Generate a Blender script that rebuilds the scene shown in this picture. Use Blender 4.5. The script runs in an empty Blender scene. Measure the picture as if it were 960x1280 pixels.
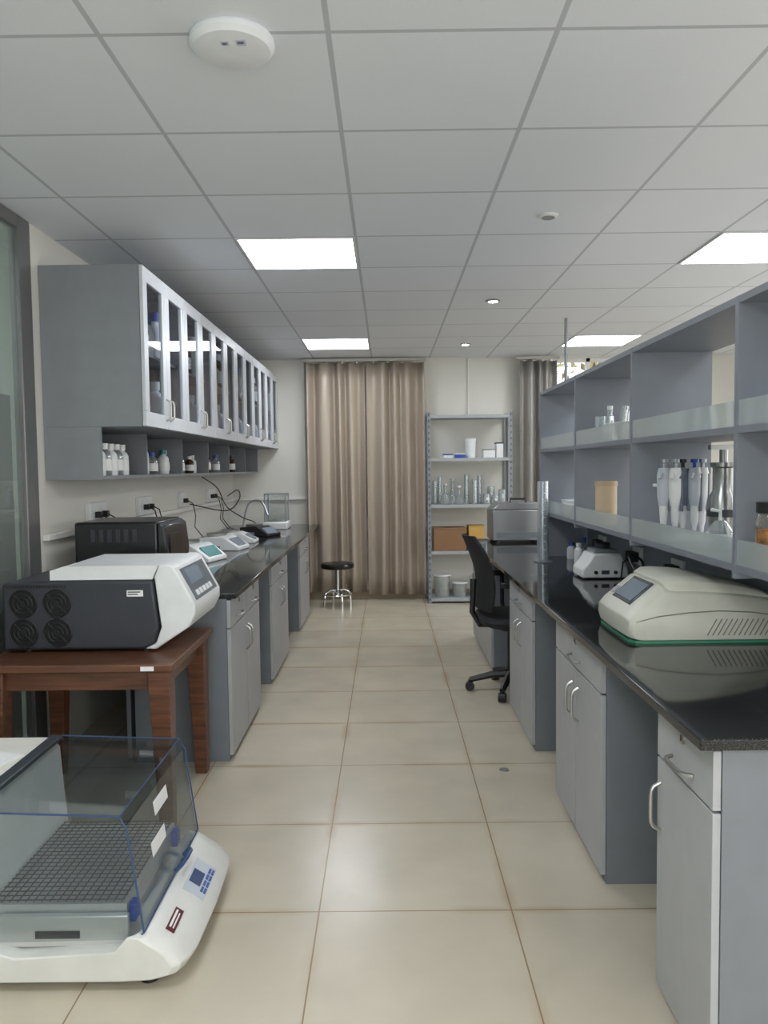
import bpy, bmesh, math, random
from mathutils import Vector, Matrix
random.seed(7)
S=bpy.context.scene
COL=S.collection
pi=math.pi
# ---------------------------------------------------------------- materials
def lin(c):
    c=c/255.0
    return c/12.92 if c<=.04045 else ((c+.055)/1.055)**2.4
def rgb(c): return (lin(c[0]),lin(c[1]),lin(c[2]),1)
MATS={}
def mat(name,c=(200,200,200),rough=.5,metal=0,noise=None,bump=0,coat=0,emis=0,sheen=0,spec=None):
    if name in MATS: return MATS[name]
    m=bpy.data.materials.new(name); m.use_nodes=True; nt=m.node_tree
    b=nt.nodes['Principled BSDF']; L=nt.links
    b.inputs['Roughness'].default_value=rough; b.inputs['Metallic'].default_value=metal
    b.inputs['Coat Weight'].default_value=coat; b.inputs['Sheen Weight'].default_value=sheen
    if spec is not None: b.inputs['Specular IOR Level'].default_value=spec
    tc=nt.nodes.new('ShaderNodeTexCoord'); n=nt.nodes.new('ShaderNodeTexNoise')
    sc,amt=noise or (12,.04)
    n.inputs['Scale'].default_value=sc; n.inputs['Detail'].default_value=4
    L.new(tc.outputs['Object'],n.inputs['Vector'])
    r=nt.nodes.new('ShaderNodeMapRange'); r.inputs[1].default_value=.3; r.inputs[2].default_value=.7
    r.inputs[3].default_value=1-amt; r.inputs[4].default_value=1+amt
    L.new(n.outputs['Fac'],r.inputs[0])
    h=nt.nodes.new('ShaderNodeVectorMath'); h.operation='SCALE'
    h.inputs[0].default_value=rgb(c)[:3]; L.new(r.outputs[0],h.inputs['Scale'])
    L.new(h.outputs[0],b.inputs['Base Color'])
    if bump:
        bp=nt.nodes.new('ShaderNodeBump'); bp.inputs['Strength'].default_value=bump; bp.inputs['Distance'].default_value=.002
        n2=nt.nodes.new('ShaderNodeTexNoise'); n2.inputs['Scale'].default_value=sc*12
        L.new(tc.outputs['Object'],n2.inputs['Vector']); L.new(n2.outputs['Fac'],bp.inputs['Height']); L.new(bp.outputs[0],b.inputs['Normal'])
    if emis:
        b.inputs['Emission Color'].default_value=rgb(c); b.inputs['Emission Strength'].default_value=emis
    MATS[name]=m; return m
def glass(name,tint=(250,252,252),refl=.12,dens=0.0,dcol=(200,210,210)):
    if name in MATS: return MATS[name]
    m=bpy.data.materials.new(name); m.use_nodes=True; nt=m.node_tree; nt.nodes.clear(); L=nt.links
    o=nt.nodes.new('ShaderNodeOutputMaterial'); t=nt.nodes.new('ShaderNodeBsdfTransparent'); t.inputs[0].default_value=rgb(tint)
    g=nt.nodes.new('ShaderNodeBsdfGlossy'); g.inputs['Roughness'].default_value=.03
    lw=nt.nodes.new('ShaderNodeLayerWeight'); lw.inputs[0].default_value=.25
    mr=nt.nodes.new('ShaderNodeMapRange'); mr.inputs[3].default_value=refl*.4; mr.inputs[4].default_value=min(1,refl*4)
    L.new(lw.outputs['Facing'],mr.inputs[0])
    a=nt.nodes.new('ShaderNodeMixShader'); L.new(mr.outputs[0],a.inputs[0]); L.new(t.outputs[0],a.inputs[1]); L.new(g.outputs[0],a.inputs[2])
    last=a
    if dens:
        d=nt.nodes.new('ShaderNodeBsdfDiffuse'); d.inputs[0].default_value=rgb(dcol)
        b=nt.nodes.new('ShaderNodeMixShader'); b.inputs[0].default_value=dens
        L.new(a.outputs[0],b.inputs[1]); L.new(d.outputs[0],b.inputs[2]); last=b
    L.new(last.outputs[0],o.inputs[0]); MATS[name]=m; return m
def tilemat(name,T,ox,oy,hw,ctile,cline,rough,vary=.04,nscale=3,namt=.08,bump=.3,fine=0,stain=None):
    m=bpy.data.materials.new(name); m.use_nodes=True; nt=m.node_tree; L=nt.links; b=nt.nodes['Principled BSDF']
    tc=nt.nodes.new('ShaderNodeTexCoord'); sp=nt.nodes.new('ShaderNodeSeparateXYZ'); L.new(tc.outputs['Object'],sp.inputs[0])
    def mt(op,a,bb=None):
        n=nt.nodes.new('ShaderNodeMath'); n.operation=op
        for i,x in enumerate((a,bb)):
            if x is None: continue
            if isinstance(x,(int,float)): n.inputs[i].default_value=x
            else: L.new(x,n.inputs[i])
        return n.outputs[0]
    ids=[];ms=[];near=[]
    for k,o in ((0,ox),(1,oy)):
        q=mt('DIVIDE',mt('SUBTRACT',sp.outputs[k],o),T)
        ids.append(mt('FLOOR',q)); f=mt('FRACT',q); a=mt('ABSOLUTE',mt('SUBTRACT',f,.5))
        ms.append(mt('GREATER_THAN',a,.5-hw/T)); near.append(a)
    line=mt('MAXIMUM',ms[0],ms[1])
    cv=nt.nodes.new('ShaderNodeCombineXYZ'); L.new(ids[0],cv.inputs[0]); L.new(ids[1],cv.inputs[1])
    wn=nt.nodes.new('ShaderNodeTexWhiteNoise'); wn.noise_dimensions='2D'; L.new(cv.outputs[0],wn.inputs['Vector'])
    n=nt.nodes.new('ShaderNodeTexNoise'); n.inputs['Scale'].default_value=nscale; n.inputs['Detail'].default_value=6
    L.new(tc.outputs['Object'],n.inputs['Vector'])
    v=mt('ADD',mt('MULTIPLY',mt('SUBTRACT',wn.outputs['Value'],.5),vary*2),mt('MULTIPLY',mt('SUBTRACT',n.outputs['Fac'],.5),namt*2))
    v=mt('ADD',v,1.0)
    if fine:
        n3=nt.nodes.new('ShaderNodeTexNoise'); n3.inputs['Scale'].default_value=180; L.new(tc.outputs['Object'],n3.inputs['Vector'])
        v=mt('ADD',v,mt('MULTIPLY',mt('SUBTRACT',n3.outputs['Fac'],.5),fine))
    h=nt.nodes.new('ShaderNodeVectorMath'); h.operation='SCALE'; h.inputs[0].default_value=rgb(ctile)[:3]; L.new(v,h.inputs['Scale'])
    base=h.outputs[0]
    if stain:
        mr=nt.nodes.new('ShaderNodeMapRange'); mr.inputs[1].default_value=.45; mr.inputs[2].default_value=.5; L.new(mt('MAXIMUM',near[0],near[1]),mr.inputs[0])
        n4=nt.nodes.new('ShaderNodeTexNoise'); n4.inputs['Scale'].default_value=2.3; n4.inputs['Detail'].default_value=5; L.new(tc.outputs['Object'],n4.inputs['Vector'])
        r4=nt.nodes.new('ShaderNodeMapRange'); r4.inputs[1].default_value=.42; r4.inputs[2].default_value=.7; L.new(n4.outputs['Fac'],r4.inputs[0])
        sx=nt.nodes.new('ShaderNodeMixRGB'); L.new(mt('MULTIPLY',mt('MULTIPLY',mr.outputs[0],r4.outputs[0]),.7),sx.inputs[0]); L.new(base,sx.inputs[1]); sx.inputs[2].default_value=rgb(stain); base=sx.outputs[0]
    mx=nt.nodes.new('ShaderNodeMixRGB'); L.new(line,mx.inputs[0]); L.new(base,mx.inputs[1]); mx.inputs[2].default_value=rgb(cline)
    L.new(mx.outputs[0],b.inputs['Base Color'])
    b.inputs['Roughness'].default_value=rough
    bp=nt.nodes.new('ShaderNodeBump'); bp.inputs['Strength'].default_value=bump; bp.inputs['Distance'].default_value=.003
    L.new(mt('SUBTRACT',1.0,line),bp.inputs['Height']); L.new(bp.outputs[0],b.inputs['Normal'])
    return m
def granite():
    m=bpy.data.materials.new('black_granite'); m.use_nodes=True; nt=m.node_tree; L=nt.links; b=nt.nodes['Principled BSDF']
    tc=nt.nodes.new('ShaderNodeTexCoord'); n=nt.nodes.new('ShaderNodeTexNoise'); n.inputs['Scale'].default_value=330; n.inputs['Detail'].default_value=2
    L.new(tc.outputs['Object'],n.inputs['Vector']); r=nt.nodes.new('ShaderNodeValToRGB'); L.new(n.outputs['Fac'],r.inputs[0])
    e=r.color_ramp.elements; e[0].position=.5; e[0].color=rgb((26,27,28)); e[1].position=.8; e[1].color=rgb((92,94,94))
    L.new(r.outputs[0],b.inputs['Base Color']); b.inputs['Roughness'].default_value=.06
    return m
def wood():
    m=bpy.data.materials.new('brown_wood'); m.use_nodes=True; nt=m.node_tree; L=nt.links; b=nt.nodes['Principled BSDF']
    tc=nt.nodes.new('ShaderNodeTexCoord'); mp=nt.nodes.new('ShaderNodeMapping'); mp.inputs['Scale'].default_value=(2,30,30)
    n=nt.nodes.new('ShaderNodeTexNoise'); n.inputs['Scale'].default_value=2; n.inputs['Detail'].default_value=6
    L.new(tc.outputs['Object'],mp.inputs[0]); L.new(mp.outputs[0],n.inputs['Vector'])
    r=nt.nodes.new('ShaderNodeValToRGB'); L.new(n.outputs['Fac'],r.inputs[0]); e=r.color_ramp.elements
    e[0].position=.3; e[0].color=rgb((82,52,37)); e[1].position=.7; e[1].color=rgb((122,80,56))
    L.new(r.outputs[0],b.inputs['Base Color']); b.inputs['Roughness'].default_value=.35
    return m
FRONT=mat('cabinet_front_laminate',(170,171,173),.4); SIDE=mat('cabinet_side_laminate',(120,124,130),.45)
SHELFM=mat('shelf_laminate',(124,129,138),.45)
CABM=mat('wall_cabinet_laminate',(132,135,139),.45); ALU=mat('door_frame_silver',(202,204,208),.35,.1)
STEEL=mat('brushed_steel',(185,183,180),.35,1); CHROME=mat('chrome',(225,225,225),.1,1)
BLACK=mat('black_plastic',(24,24,26),.4); DARK=mat('dark_grey_plastic',(52,54,60),.45,bump=.3)
CREAM=mat('cream_plastic',(226,224,214),.4); WHITE=mat('white_plastic',(226,227,226),.4); PAPER=mat('white_paper',(235,235,232),.8)
GRAN=granite(); WOOD=wood()
WALL=mat('wall_paint',(219,216,207),.8,noise=(1.5,.02),bump=.15)
GL=glass('clear_glass'); GLW=glass('cabinet_glass',(240,243,247),.06); LABG=glass('lab_glass',(240,244,245),.3,.12,(225,232,234))
FROST=glass('frosted_glass',(236,240,239),.1,.30,(222,228,227)); BLUEG=glass('tinted_acrylic',(236,240,242),.07)
EDGEB=mat('blue_acrylic_edge',(50,75,115),.3); TEAL=mat('teal_plastic',(30,125,125),.4)
GREEN=mat('green_rim',(60,130,100),.4); BLUE=mat('blue_cap',(35,75,165),.4)
MILK=mat('milky_plastic',(225,228,228),.35); BEIGE=mat('beige_wood',(200,178,148),.6); CLEARP=glass('clear_plastic',(244,246,246),.2,.16,(225,228,228))
CARD=mat('cardboard',(140,105,76),.8,bump=.2); YELL=mat('yellow_card',(196,156,84),.7); SCREEN=mat('lcd_screen',(48,66,105),.2)
SCRG=mat('grey_display',(120,135,150),.2); PCRM=mat('pale_sage_cream',(202,201,187),.38); GREY=mat('mid_grey_metal',(150,154,158),.35,.5)
# ---------------------------------------------------------------- mesh builder
class M:
    def __init__(s): s.b=bmesh.new()
    def box(s,x0,x1,y0,y1,z0,z1):
        return s.prism([(x0,y0),(x1,y0),(x1,y1),(x0,y1)],2,z0,z1)
    def prism(s,pts,ax,a,b):
        def P(p,h):
            if ax==2: return (p[0],p[1],h)
            if ax==1: return (p[0],h,p[1])
            return (h,p[0],p[1])
        v0=[s.b.verts.new(P(p,a)) for p in pts]; v1=[s.b.verts.new(P(p,b)) for p in pts]
        s.b.faces.new(v0[::-1]); s.b.faces.new(v1); n=len(pts)
        for i in range(n): s.b.faces.new((v0[i],v0[(i+1)%n],v1[(i+1)%n],v1[i]))
        return s
    def loft(s,rings,cap=True):
        R=[[s.b.verts.new(p) for p in r] for r in rings]; n=len(R[0])
        for a,b in zip(R,R[1:]):
            for i in range(n): s.b.faces.new((a[i],a[(i+1)%n],b[(i+1)%n],b[i]))
        if cap: s.b.faces.new(R[0][::-1]); s.b.faces.new(R[-1])
        return s
    def tube(s,pts,r,n=8,r2=None):
        pts=[Vector(p) for p in pts]; rings=[]; N=len(pts); nv=None
        for i,p in enumerate(pts):
            t=(pts[min(i+1,N-1)]-pts[max(i-1,0)]).normalized()
            if nv is None:
                nv=t.cross(Vector((0,0,1)) if abs(t.z)<.9 else Vector((1,0,0))).normalized()
            nv=(nv-t*nv.dot(t)).normalized(); bv=t.cross(nv)
            rr=r if r2 is None else r+(r2-r)*i/(N-1)
            rings.append([p+(nv*math.cos(2*pi*k/n)+bv*math.sin(2*pi*k/n))*rr for k in range(n)])
        return s.loft(rings)
    def cyl(s,p0,p1,r,r2=None,n=20): return s.tube([p0,p1],r,n,r2 if r2 is not None else r)
    def rev(s,prof,c=(0,0,0),n=24):
        rings=[[(c[0]+max(r,1e-4)*math.cos(2*pi*k/n),c[1]+max(r,1e-4)*math.sin(2*pi*k/n),c[2]+z) for k in range(n)] for r,z in prof]
        return s.loft(rings)
    def quad(s,a,b,c,d): s.b.faces.new([s.b.verts.new(p) for p in (a,b,c,d)]); return s
def mkobj(name,m,mt,bevel=0,seg=2,solid=0,recalc=True):
    b=m.b
    if recalc: bmesh.ops.recalc_face_normals(b,faces=b.faces)
    for f in b.faces: f.smooth=True
    for e in b.edges:
        if len(e.link_faces)==2 and e.calc_face_angle(0)>.55: e.smooth=False
    me=bpy.data.meshes.new(name); b.to_mesh(me); b.free(); me.materials.append(mt)
    o=bpy.data.objects.new(name,me); COL.objects.link(o)
    if bevel:
        md=o.modifiers.new('bevel','BEVEL'); md.width=bevel; md.segments=seg; md.limit_method='ANGLE'; md.angle_limit=.6
    if solid:
        md=o.modifiers.new('solid','SOLIDIFY'); md.thickness=solid
    return o
def part(name,m,mt,parent,bevel=0,label=None,**k):
    o=mkobj(name,m,mt,bevel,**k); o.parent=parent
    if label: o['label']=label
    return o
def thing(name,label,cat,loc,rot=0,group=None):
    o=bpy.data.objects.new(name,None); o.empty_display_size=.05; COL.objects.link(o)
    o.location=loc; o.rotation_euler=(0,0,rot); o['label']=label; o['category']=cat
    if group: o['group']=group
    return o
def solo(name,m,mt,label,cat,loc=(0,0,0),rot=0,group=None,bevel=0,**k):
    o=mkobj(name,m,mt,bevel,**k); o.location=loc; o.rotation_euler=(0,0,rot); o['label']=label; o['category']=cat
    if group: o['group']=group
    return o
def struct(name,m,mt,bevel=0):
    o=mkobj(name,m,mt,bevel); o['kind']='structure'; return o
def dup(o,loc,rot=None,label=None):
    def rec(src,par):
        c=src.copy(); COL.objects.link(c)
        if par is not None: c.parent=par; c.matrix_parent_inverse=src.matrix_parent_inverse.copy()
        for ch in list(src.children): rec(ch,c)
        return c
    c=rec(o,None); c.location=loc
    if rot is not None: c.rotation_euler=(0,0,rot)
    if label: c['label']=label
    return c
def feet(t,pts,r,z0,z1,mt=None):
    for x,y in pts: part('foot',M().cyl((x,y,z0),(x,y,z1),r,n=14),mt or BLACK,t)
# ---------------------------------------------------------------- room
CZ=2.517; XL=-1.62; XR=4.4; YF=8.22; YN=-1.6
FLM=tilemat('floor_tiles',.6,-.226,2.357,.0022,(198,188,168),(146,126,100),.24,.03,3.2,.2,.25,stain=(168,140,102))
CLM=tilemat('ceiling_tiles',.6,-.139,2.102,.0075,(227,230,236),(188,191,197),.8,.012,1.2,.03,.35,fine=.08)
struct('floor',M().box(XL-1.6,XR+.15,YN-.15,YF+.15,-.1,0),FLM)
struct('ceiling',M().box(XL-1.6,XR+.15,YN-.15,YF+.15,CZ,CZ+.1),CLM)
struct('wall_right',M().box(XR,XR+.15,YN,YF,0,CZ),WALL)
struct('wall_back',M().box(XL,XR+.15,YN-.15,YN,0,CZ),WALL)
struct('wall_left',M().box(XL-.15,XL,3.625,YF,0,CZ),WALL)
WX0,WX1,WZ0,WZ1=1.5,2.75,.95,2.50
struct('wall_far',M().box(XL-.15,WX0,YF,YF+.15,0,CZ).box(WX1,XR+.15,YF,YF+.15,0,CZ).box(WX0,WX1,YF,YF+.15,0,WZ0).box(WX0,WX1,YF,YF+.15,WZ1,CZ),WALL)
PF=mat('partition_metal',(125,124,124),.35,.5)
m=M()
for y in (3.50,2.1,.6,-1.0): m.box(XL-.04,XL+.005,y,y+(.12 if y==3.5 else .06),0,CZ)
m.box(XL-.04,XL+.005,-1.6,3.5,CZ-.06,CZ).box(XL-.04,XL+.005,-1.6,3.5,0,.08)
struct('trim_1',m,PF,.004)
struct('window_1',M().box(XL-.02,XL-.012,-1.6,3.5,.08,CZ-.06),glass('partition_glass',(222,230,226),.12,.2,(185,195,190)))
struct('wall_corridor',M().box(XL-1.6,XL-1.5,YN,YF,0,CZ),mat('corridor_paint',(200,206,200),.8))
struct('door_1',M().box(XL-.09,XL-.045,2.2,3.475,0,1.72),WOOD)
struct('wall_partition_end',M().box(XL-1.5,XL-.15,3.64,3.74,0,CZ),mat('corridor_paint2',(204,206,198),.8))
m=M(); fw=.035
for x0,x1 in((WX0,WX0+fw),((WX0+WX1)/2-.02,(WX0+WX1)/2+.02),(WX1-fw,WX1)): m.box(x0,x1,YF+.03,YF+.09,WZ0,WZ1)
for z in(WZ0,1.95,WZ1-fw): m.box(WX0,WX1,YF+.03,YF+.09,z,z+fw)
struct('window_2',m,mat('window_frame_white',(225,225,222),.5))
struct('window_3',M().box(WX0,WX1,YF+.055,YF+.06,WZ0,WZ1),GL)
struct('trim_2',M().box(XL,XL+.03,3.65,YF,1.055,1.085).box(XL,-.8,YF-.03,YF,1.055,1.085),mat('trunking_white',(226,224,218),.5),.003)
struct('trim_3',M().box(-.865,-.845,YF-.02,YF,1.085,CZ).box(.86,.875,YF-.015,YF,1.9,CZ),MATS['trunking_white'])
struct('baseboard_far',M().box(XL,XR,YF-.012,YF,0,.09),mat('baseboard_tile',(165,148,122),.4))
# ceiling fixtures
PAN=mat('led_panel_diffuser',(243,248,255),.6,emis=17.5); FRM=mat('panel_frame',(225,225,225),.5)
def panel(x,y,first=[None]):
    if first[0] is None:
        t=thing('ceiling_light','square white flush LED panel light in the tiled ceiling','ceiling light',(x,y,CZ),group='LED ceiling panels')
        m=M(); a=.295
        for q in((-a,a,-a,-a+.012),(-a,a,a-.012,a),(-a,-a+.012,-a,a),(a-.012,a,-a,a)): m.box(*q,-.006,0)
        part('light_frame',m,FRM,t)
        part('diffuser',M().box(-a+.012,a-.012,-a+.012,a-.012,-.004,0),PAN,t)
        first[0]=t
    else: dup(first[0],(x,y,CZ))
for x in(-.439,1.961):
    for y in(4.202,7.202,1.202,-1.0): panel(x,y)
panel(3.761,4.202);panel(3.761,1.202);panel(-2.539,2.402)  # corridor panel is an unseen light added to brighten behind the partition glass
def spot(x,y,first=[None]):
    if first[0] is None:
        t=thing('ceiling_spotlight','small round recessed white downlight','downlight',(x,y,CZ),group='recessed downlights')
        part('trim_ring',M().rev([(.03,0),(.048,0),(.05,-.006),(.034,-.01),(.03,0)],n=24),STEEL,t)
        part('lamp',M().rev([(0,-.011),(.03,-.011),(.03,-.001),(0,-.001)],n=20),mat('spot_emitter',(255,250,240),.5,emis=30),t)
        first[0]=t
    else: dup(first[0],(x,y,CZ))
spot(.745,5.42);spot(.745,7.3)
t=thing('smoke_detector','flat round perforated ceiling vent disc','detector',(.75,3.62,CZ))
part('vent_ring',M().rev([(0,0),(.045,0),(.045,-.004),(.036,-.009),(0,-.01)]),WHITE,t)
part('vent_slots',M().rev([(.012,-.0095),(.030,-.0095),(.030,-.012),(.012,-.012)]),mat('slot_grey',(150,150,150),.6),t)
t=thing('wireless_access_point','round white plastic dome with small stickers on the ceiling','access point',(-.395,2.13,CZ))
part('dome',M().rev([(0,0),(.108,0),(.112,-.006),(.112,-.018),(.1,-.03),(.07,-.036),(0,-.037)],n=40),mat('ap_white',(228,230,233),.5),t)
for a,b,c,d in((.02,.045,-.065,-.04),(-.02,.0,-.06,-.042)):
    s=part('sticker',M().box(a,b,c,d,-.0375,-.033),mat('sticker_grey',(190,192,202),.6),t)
    part('sticker_text',M().box(a+.004,b-.004,c+.006,c+.009,-.0385,-.037).box(a+.004,b-.006,c+.012,c+.015,-.0385,-.037),mat('sticker_ink',(90,92,130),.6),s)
# ---------------------------------------------------------------- base cabinets
def handle(m,x,y,z,L,vert=True):
    h=L/2; pts=[]
    for k in range(13):
        a=-1+2*k/12; d=.025*(1-abs(a)**7)+.001
        pts.append((x-d,y,z+a*h) if vert else (x-d,y+a*h,z))
    m.tube(pts,.0052,8)
    return m
def unit(w,loc,rot,doors=2,hside=1,label='grey laminate base cabinet with drawer over doors under a black worktop',depth=.46):
    t=thing('base_cabinet',label,'cabinet',loc,rot,'laboratory base cabinets')
    part('body',M().box(.019,depth,0,w,0,.775),SIDE,t,.001)
    d=part('drawer',M().box(0,.018,.003,w-.003,.637,.768),FRONT,t,.0015)
    part('handle',handle(M(),0,w/2,.672,.13,False),STEEL,d,label='satin steel bar handle')
    lk=part('lock',M().cyl((-.005,w/2,.738),(0.002,w/2,.738),.015,n=18),STEEL,d,label='round steel drawer lock')
    part('keyhole',M().box(-.0065,-.0045,w/2-.002,w/2+.002,.731,.745),BLACK,lk)
    n=doors
    for i in range(n):
        y0=w/n*i; y1=w/n*(i+1)
        dd=part('door',M().box(0,.018,y0+.003,y1-.003,.03,.631),FRONT,t,.0015)
        yy=(y1-.045 if i==0 else y0+.045) if n==2 else (w-.03 if hside>0 else .03)
        part('handle',handle(M(),0,yy,.51,.125),STEEL,dd,label='satin steel bar handle')
    return t
XB=.69
unit(.345,(XB,1.63,0),0,1,1); unit(.68,(XB,2.50,0),0); unit(.68,(XB,3.71,0),0); unit(.55,(XB,5.17,0),0); unit(.55,(XB,5.722,0),0)
XLB=-.74
unit(.41,(XLB,4.03,0),pi,1,-1); unit(.41,(XLB,4.442,0),pi,1,1); unit(.79,(XLB,5.73,0),pi); unit(.76,(XLB,7.32,0),pi)
solo('divider_panel',M().box(0,.02,0,4.63,0,.775),SIDE,'tall grey laminate panel between back-to-back base cabinets','panel',(1.152,1.63,0))
solo('divider_panel',M().box(0,.02,0,4.5,0,.775),SIDE,'grey laminate panel behind knee spaces of the wall bench','panel',(-1.25,3.65,0))
solo('worktop',M().box(0,.965,0,4.66,0,.025),GRAN,'long polished black granite worktop on grey island cabinets','worktop',(.655,1.615,.775),bevel=.003)
solo('worktop',M().box(0,.9,0,4.55,0,.025),GRAN,'long polished black granite worktop along the wall','worktop',(-1.612,3.625,.775),bevel=.003)
# ---------------------------------------------------------------- island shelf
t=thing('shelf_unit','long open blue-grey bench shelving with frosted glass guard rails','shelf',(.98,1.67,.8))
Ys=[1.67,2.19,3.13,4.06,4.98]; D=.32
for y in Ys: part('upright',M().box(0,D,y-1.67,y-1.67+.02,0 if y>4.5 else .255,1.045),SHELFM,t,.001)
for z in(1.075,1.465,1.825): 
    for a,b in zip(Ys,Ys[1:]): part('shelf_board',M().box(.002,D-.002,a-1.67+.02,b-1.67,z-.8,z-.78),SHELFM,t)
for z in(1.095,1.485):
    for a,b in zip(Ys,Ys[1:]): part('glass_guard',M().box(.004,.009,a-1.67+.022,b-1.67-.002,z-.8,z-.8+.072),FROST,t,label='frosted glass guard strip')
part('back_panel',M().box(D-.02,D-.004,.02,3.3,0,.27),SHELFM,t)
# ---------------------------------------------------------------- wall cabinets (left)
X0=-1.618
for k in range(6):
    y0=3.70+.752*k; w=.75
    t=thing('wall_cabinet','grey wall cabinet with two silver-framed glass doors','cabinet',(X0,y0,1.59),group='glass-door wall cabinets')
    dp=.468
    m=M().box(0,.012,0,w,0,.755).box(.012,dp,0,.018,0,.755).box(.012,dp,w-.018,w,0,.755).box(.012,dp,.018,w-.018,0,.018).box(.012,dp,.018,w-.018,.737,.755)
    part('body',m,CABM,t)
    part('inner_shelf',M().box(.012,dp-.03,.018,w-.018,.36,.375),CABM,t)
    for i in range(2):
        a=i*w/2+.002; b=(i+1)*w/2-.002; s=.062
        x=dp+.001
        m=M().box(x,x+.018,a,b,.002,.002+.07).box(x,x+.018,a,b,.685,.753).box(x,x+.018,a,a+s,.072,.685).box(x,x+.018,b-s,b,.072,.685)
        d=part('door',m,ALU,t,.002)
        part('pane',M().box(x+.007,x+.011,a+s,b-s,.072,.685),GLW,d)
        yy=b-.03 if i==0 else a+.03
        hm=M(); pts=[(x+.018+.024*(1-abs(-1+2*q/10)**6),yy,.1+(-1+2*q/10)*.055) for q in range(11)]
        hm.tube(pts,.005); part('handle',hm,STEEL,d)
XS=-1.35
t=thing('open_wall_shelf','long low open grey shelf with dividers under the wall cabinets','shelf',(X0,3.70,1.34))
wd=XS-X0; Lg=4.5
part('body',M().box(0,wd,0,Lg,0,.018).box(0,.01,0,Lg,.018,.249).box(.01,wd,0,.018,.018,.249).box(.01,wd,Lg-.018,Lg,.018,.249),CABM,t)
for y in [4.40,5.16,5.92,6.70,7.46]: part('divider',M().box(.011,wd,y-3.70,y-3.70+.018,.018,.247),CABM,t)
# ---------------------------------------------------------------- bottles etc
def bottle(loc,r,h,bodym,capm,label='clear laboratory bottle with a blue cap',g='reagent bottles',neck=.45,lab=False):
    t=thing('bottle',label,'bottle',loc,random.uniform(0,3),g)
    hb=h*.62
    part('body',M().rev([(0,0),(r*.92,0),(r,.006),(r,hb),(r*.8,hb+h*.1),(r*neck,hb+h*.17),(r*neck,h*.86),(0,h*.86)],n=18),bodym,t)
    part('cap',M().rev([(0,h*.82),(r*neck*1.25,h*.82),(r*neck*1.25,h),(0,h)],n=16),capm,t)
    if lab: part('paper_label',M().rev([(r*1.01,h*.15),(r*1.02,h*.15),(r*1.02,h*.5),(r*1.01,h*.5)],n=18),PAPER,t)
    return t
BR=mat('brown_glass',(70,42,24),.15)
xi=-1.43; zl=1.358
for i,(y,r,h,bm,cm,lb) in enumerate([(4.55,.045,.19,MILK,WHITE,'white plastic reagent bottle'),(4.66,.035,.13,LABG,BLUE,'clear laboratory bottle with a blue cap'),(4.78,.03,.12,BR,BLACK,'small brown glass bottle with a black cap'),(4.9,.035,.15,MILK,TEAL,'white bottle with a teal cap'),(5.02,.035,.15,BR,WHITE,'brown glass bottle with a white cap'),
    (5.28,.035,.14,LABG,BLUE,'clear laboratory bottle with a blue cap'),(5.42,.03,.12,BR,BLACK,'small brown glass bottle with a black cap'),(5.55,.03,.12,BR,WHITE,'brown glass bottle with a white cap'),(5.75,.03,.13,MILK,WHITE,'white plastic reagent bottle'),
    (6.05,.04,.16,BR,WHITE,'brown glass bottle with a white cap'),(6.2,.035,.14,MILK,BLUE,'white bottle with a blue cap'),(6.4,.035,.14,LABG,BLUE,'clear laboratory bottle with a blue cap'),(6.85,.04,.15,MILK,WHITE,'white plastic reagent bottle'),(7.05,.035,.15,BR,BLACK,'small brown glass bottle with a black cap'),(7.65,.04,.15,MILK,WHITE,'white plastic reagent bottle')]):
    bottle((xi+.03*(i%2),y,zl),r,h,bm,cm,lb,lab=True)
for i in range(5):
    bottle((-1.40,3.79+.085*i,zl),.036,.16,LABG if i%2 else MILK,WHITE,'clear sample bottle with a white cap on the open shelf',lab=True)
for k in range(6):
    y0=3.70+.752*k
    for z,lst in((1.608,((.10,.05,.20),(.22,.04,.17),(.33,.045,.22),(.46,.05,.24),(.60,.04,.18))),(1.965,((.10,.05,.23),(.23,.045,.18),(.36,.04,.2),(.5,.055,.25),(.63,.04,.2)))):
        for j,(dy,r,h) in enumerate(lst):
            if random.random()<.12: continue
            bm,cm,lb=random.choice([(MILK,WHITE,'white plastic reagent bottle inside a glass cabinet'),(MILK,WHITE,'white plastic reagent bottle inside a glass cabinet'),(MILK,BLUE,'white bottle with a blue cap inside a glass cabinet'),(BR,WHITE,'brown bottle with a white cap inside a glass cabinet'),(LABG,BLUE,'clear bottle with a blue cap inside a glass cabinet')])
            bottle((-1.225,y0+dy,z),r,h,bm,cm,lb,'bottles in the wall cabinets',lab=(bm!=LABG))
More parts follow.
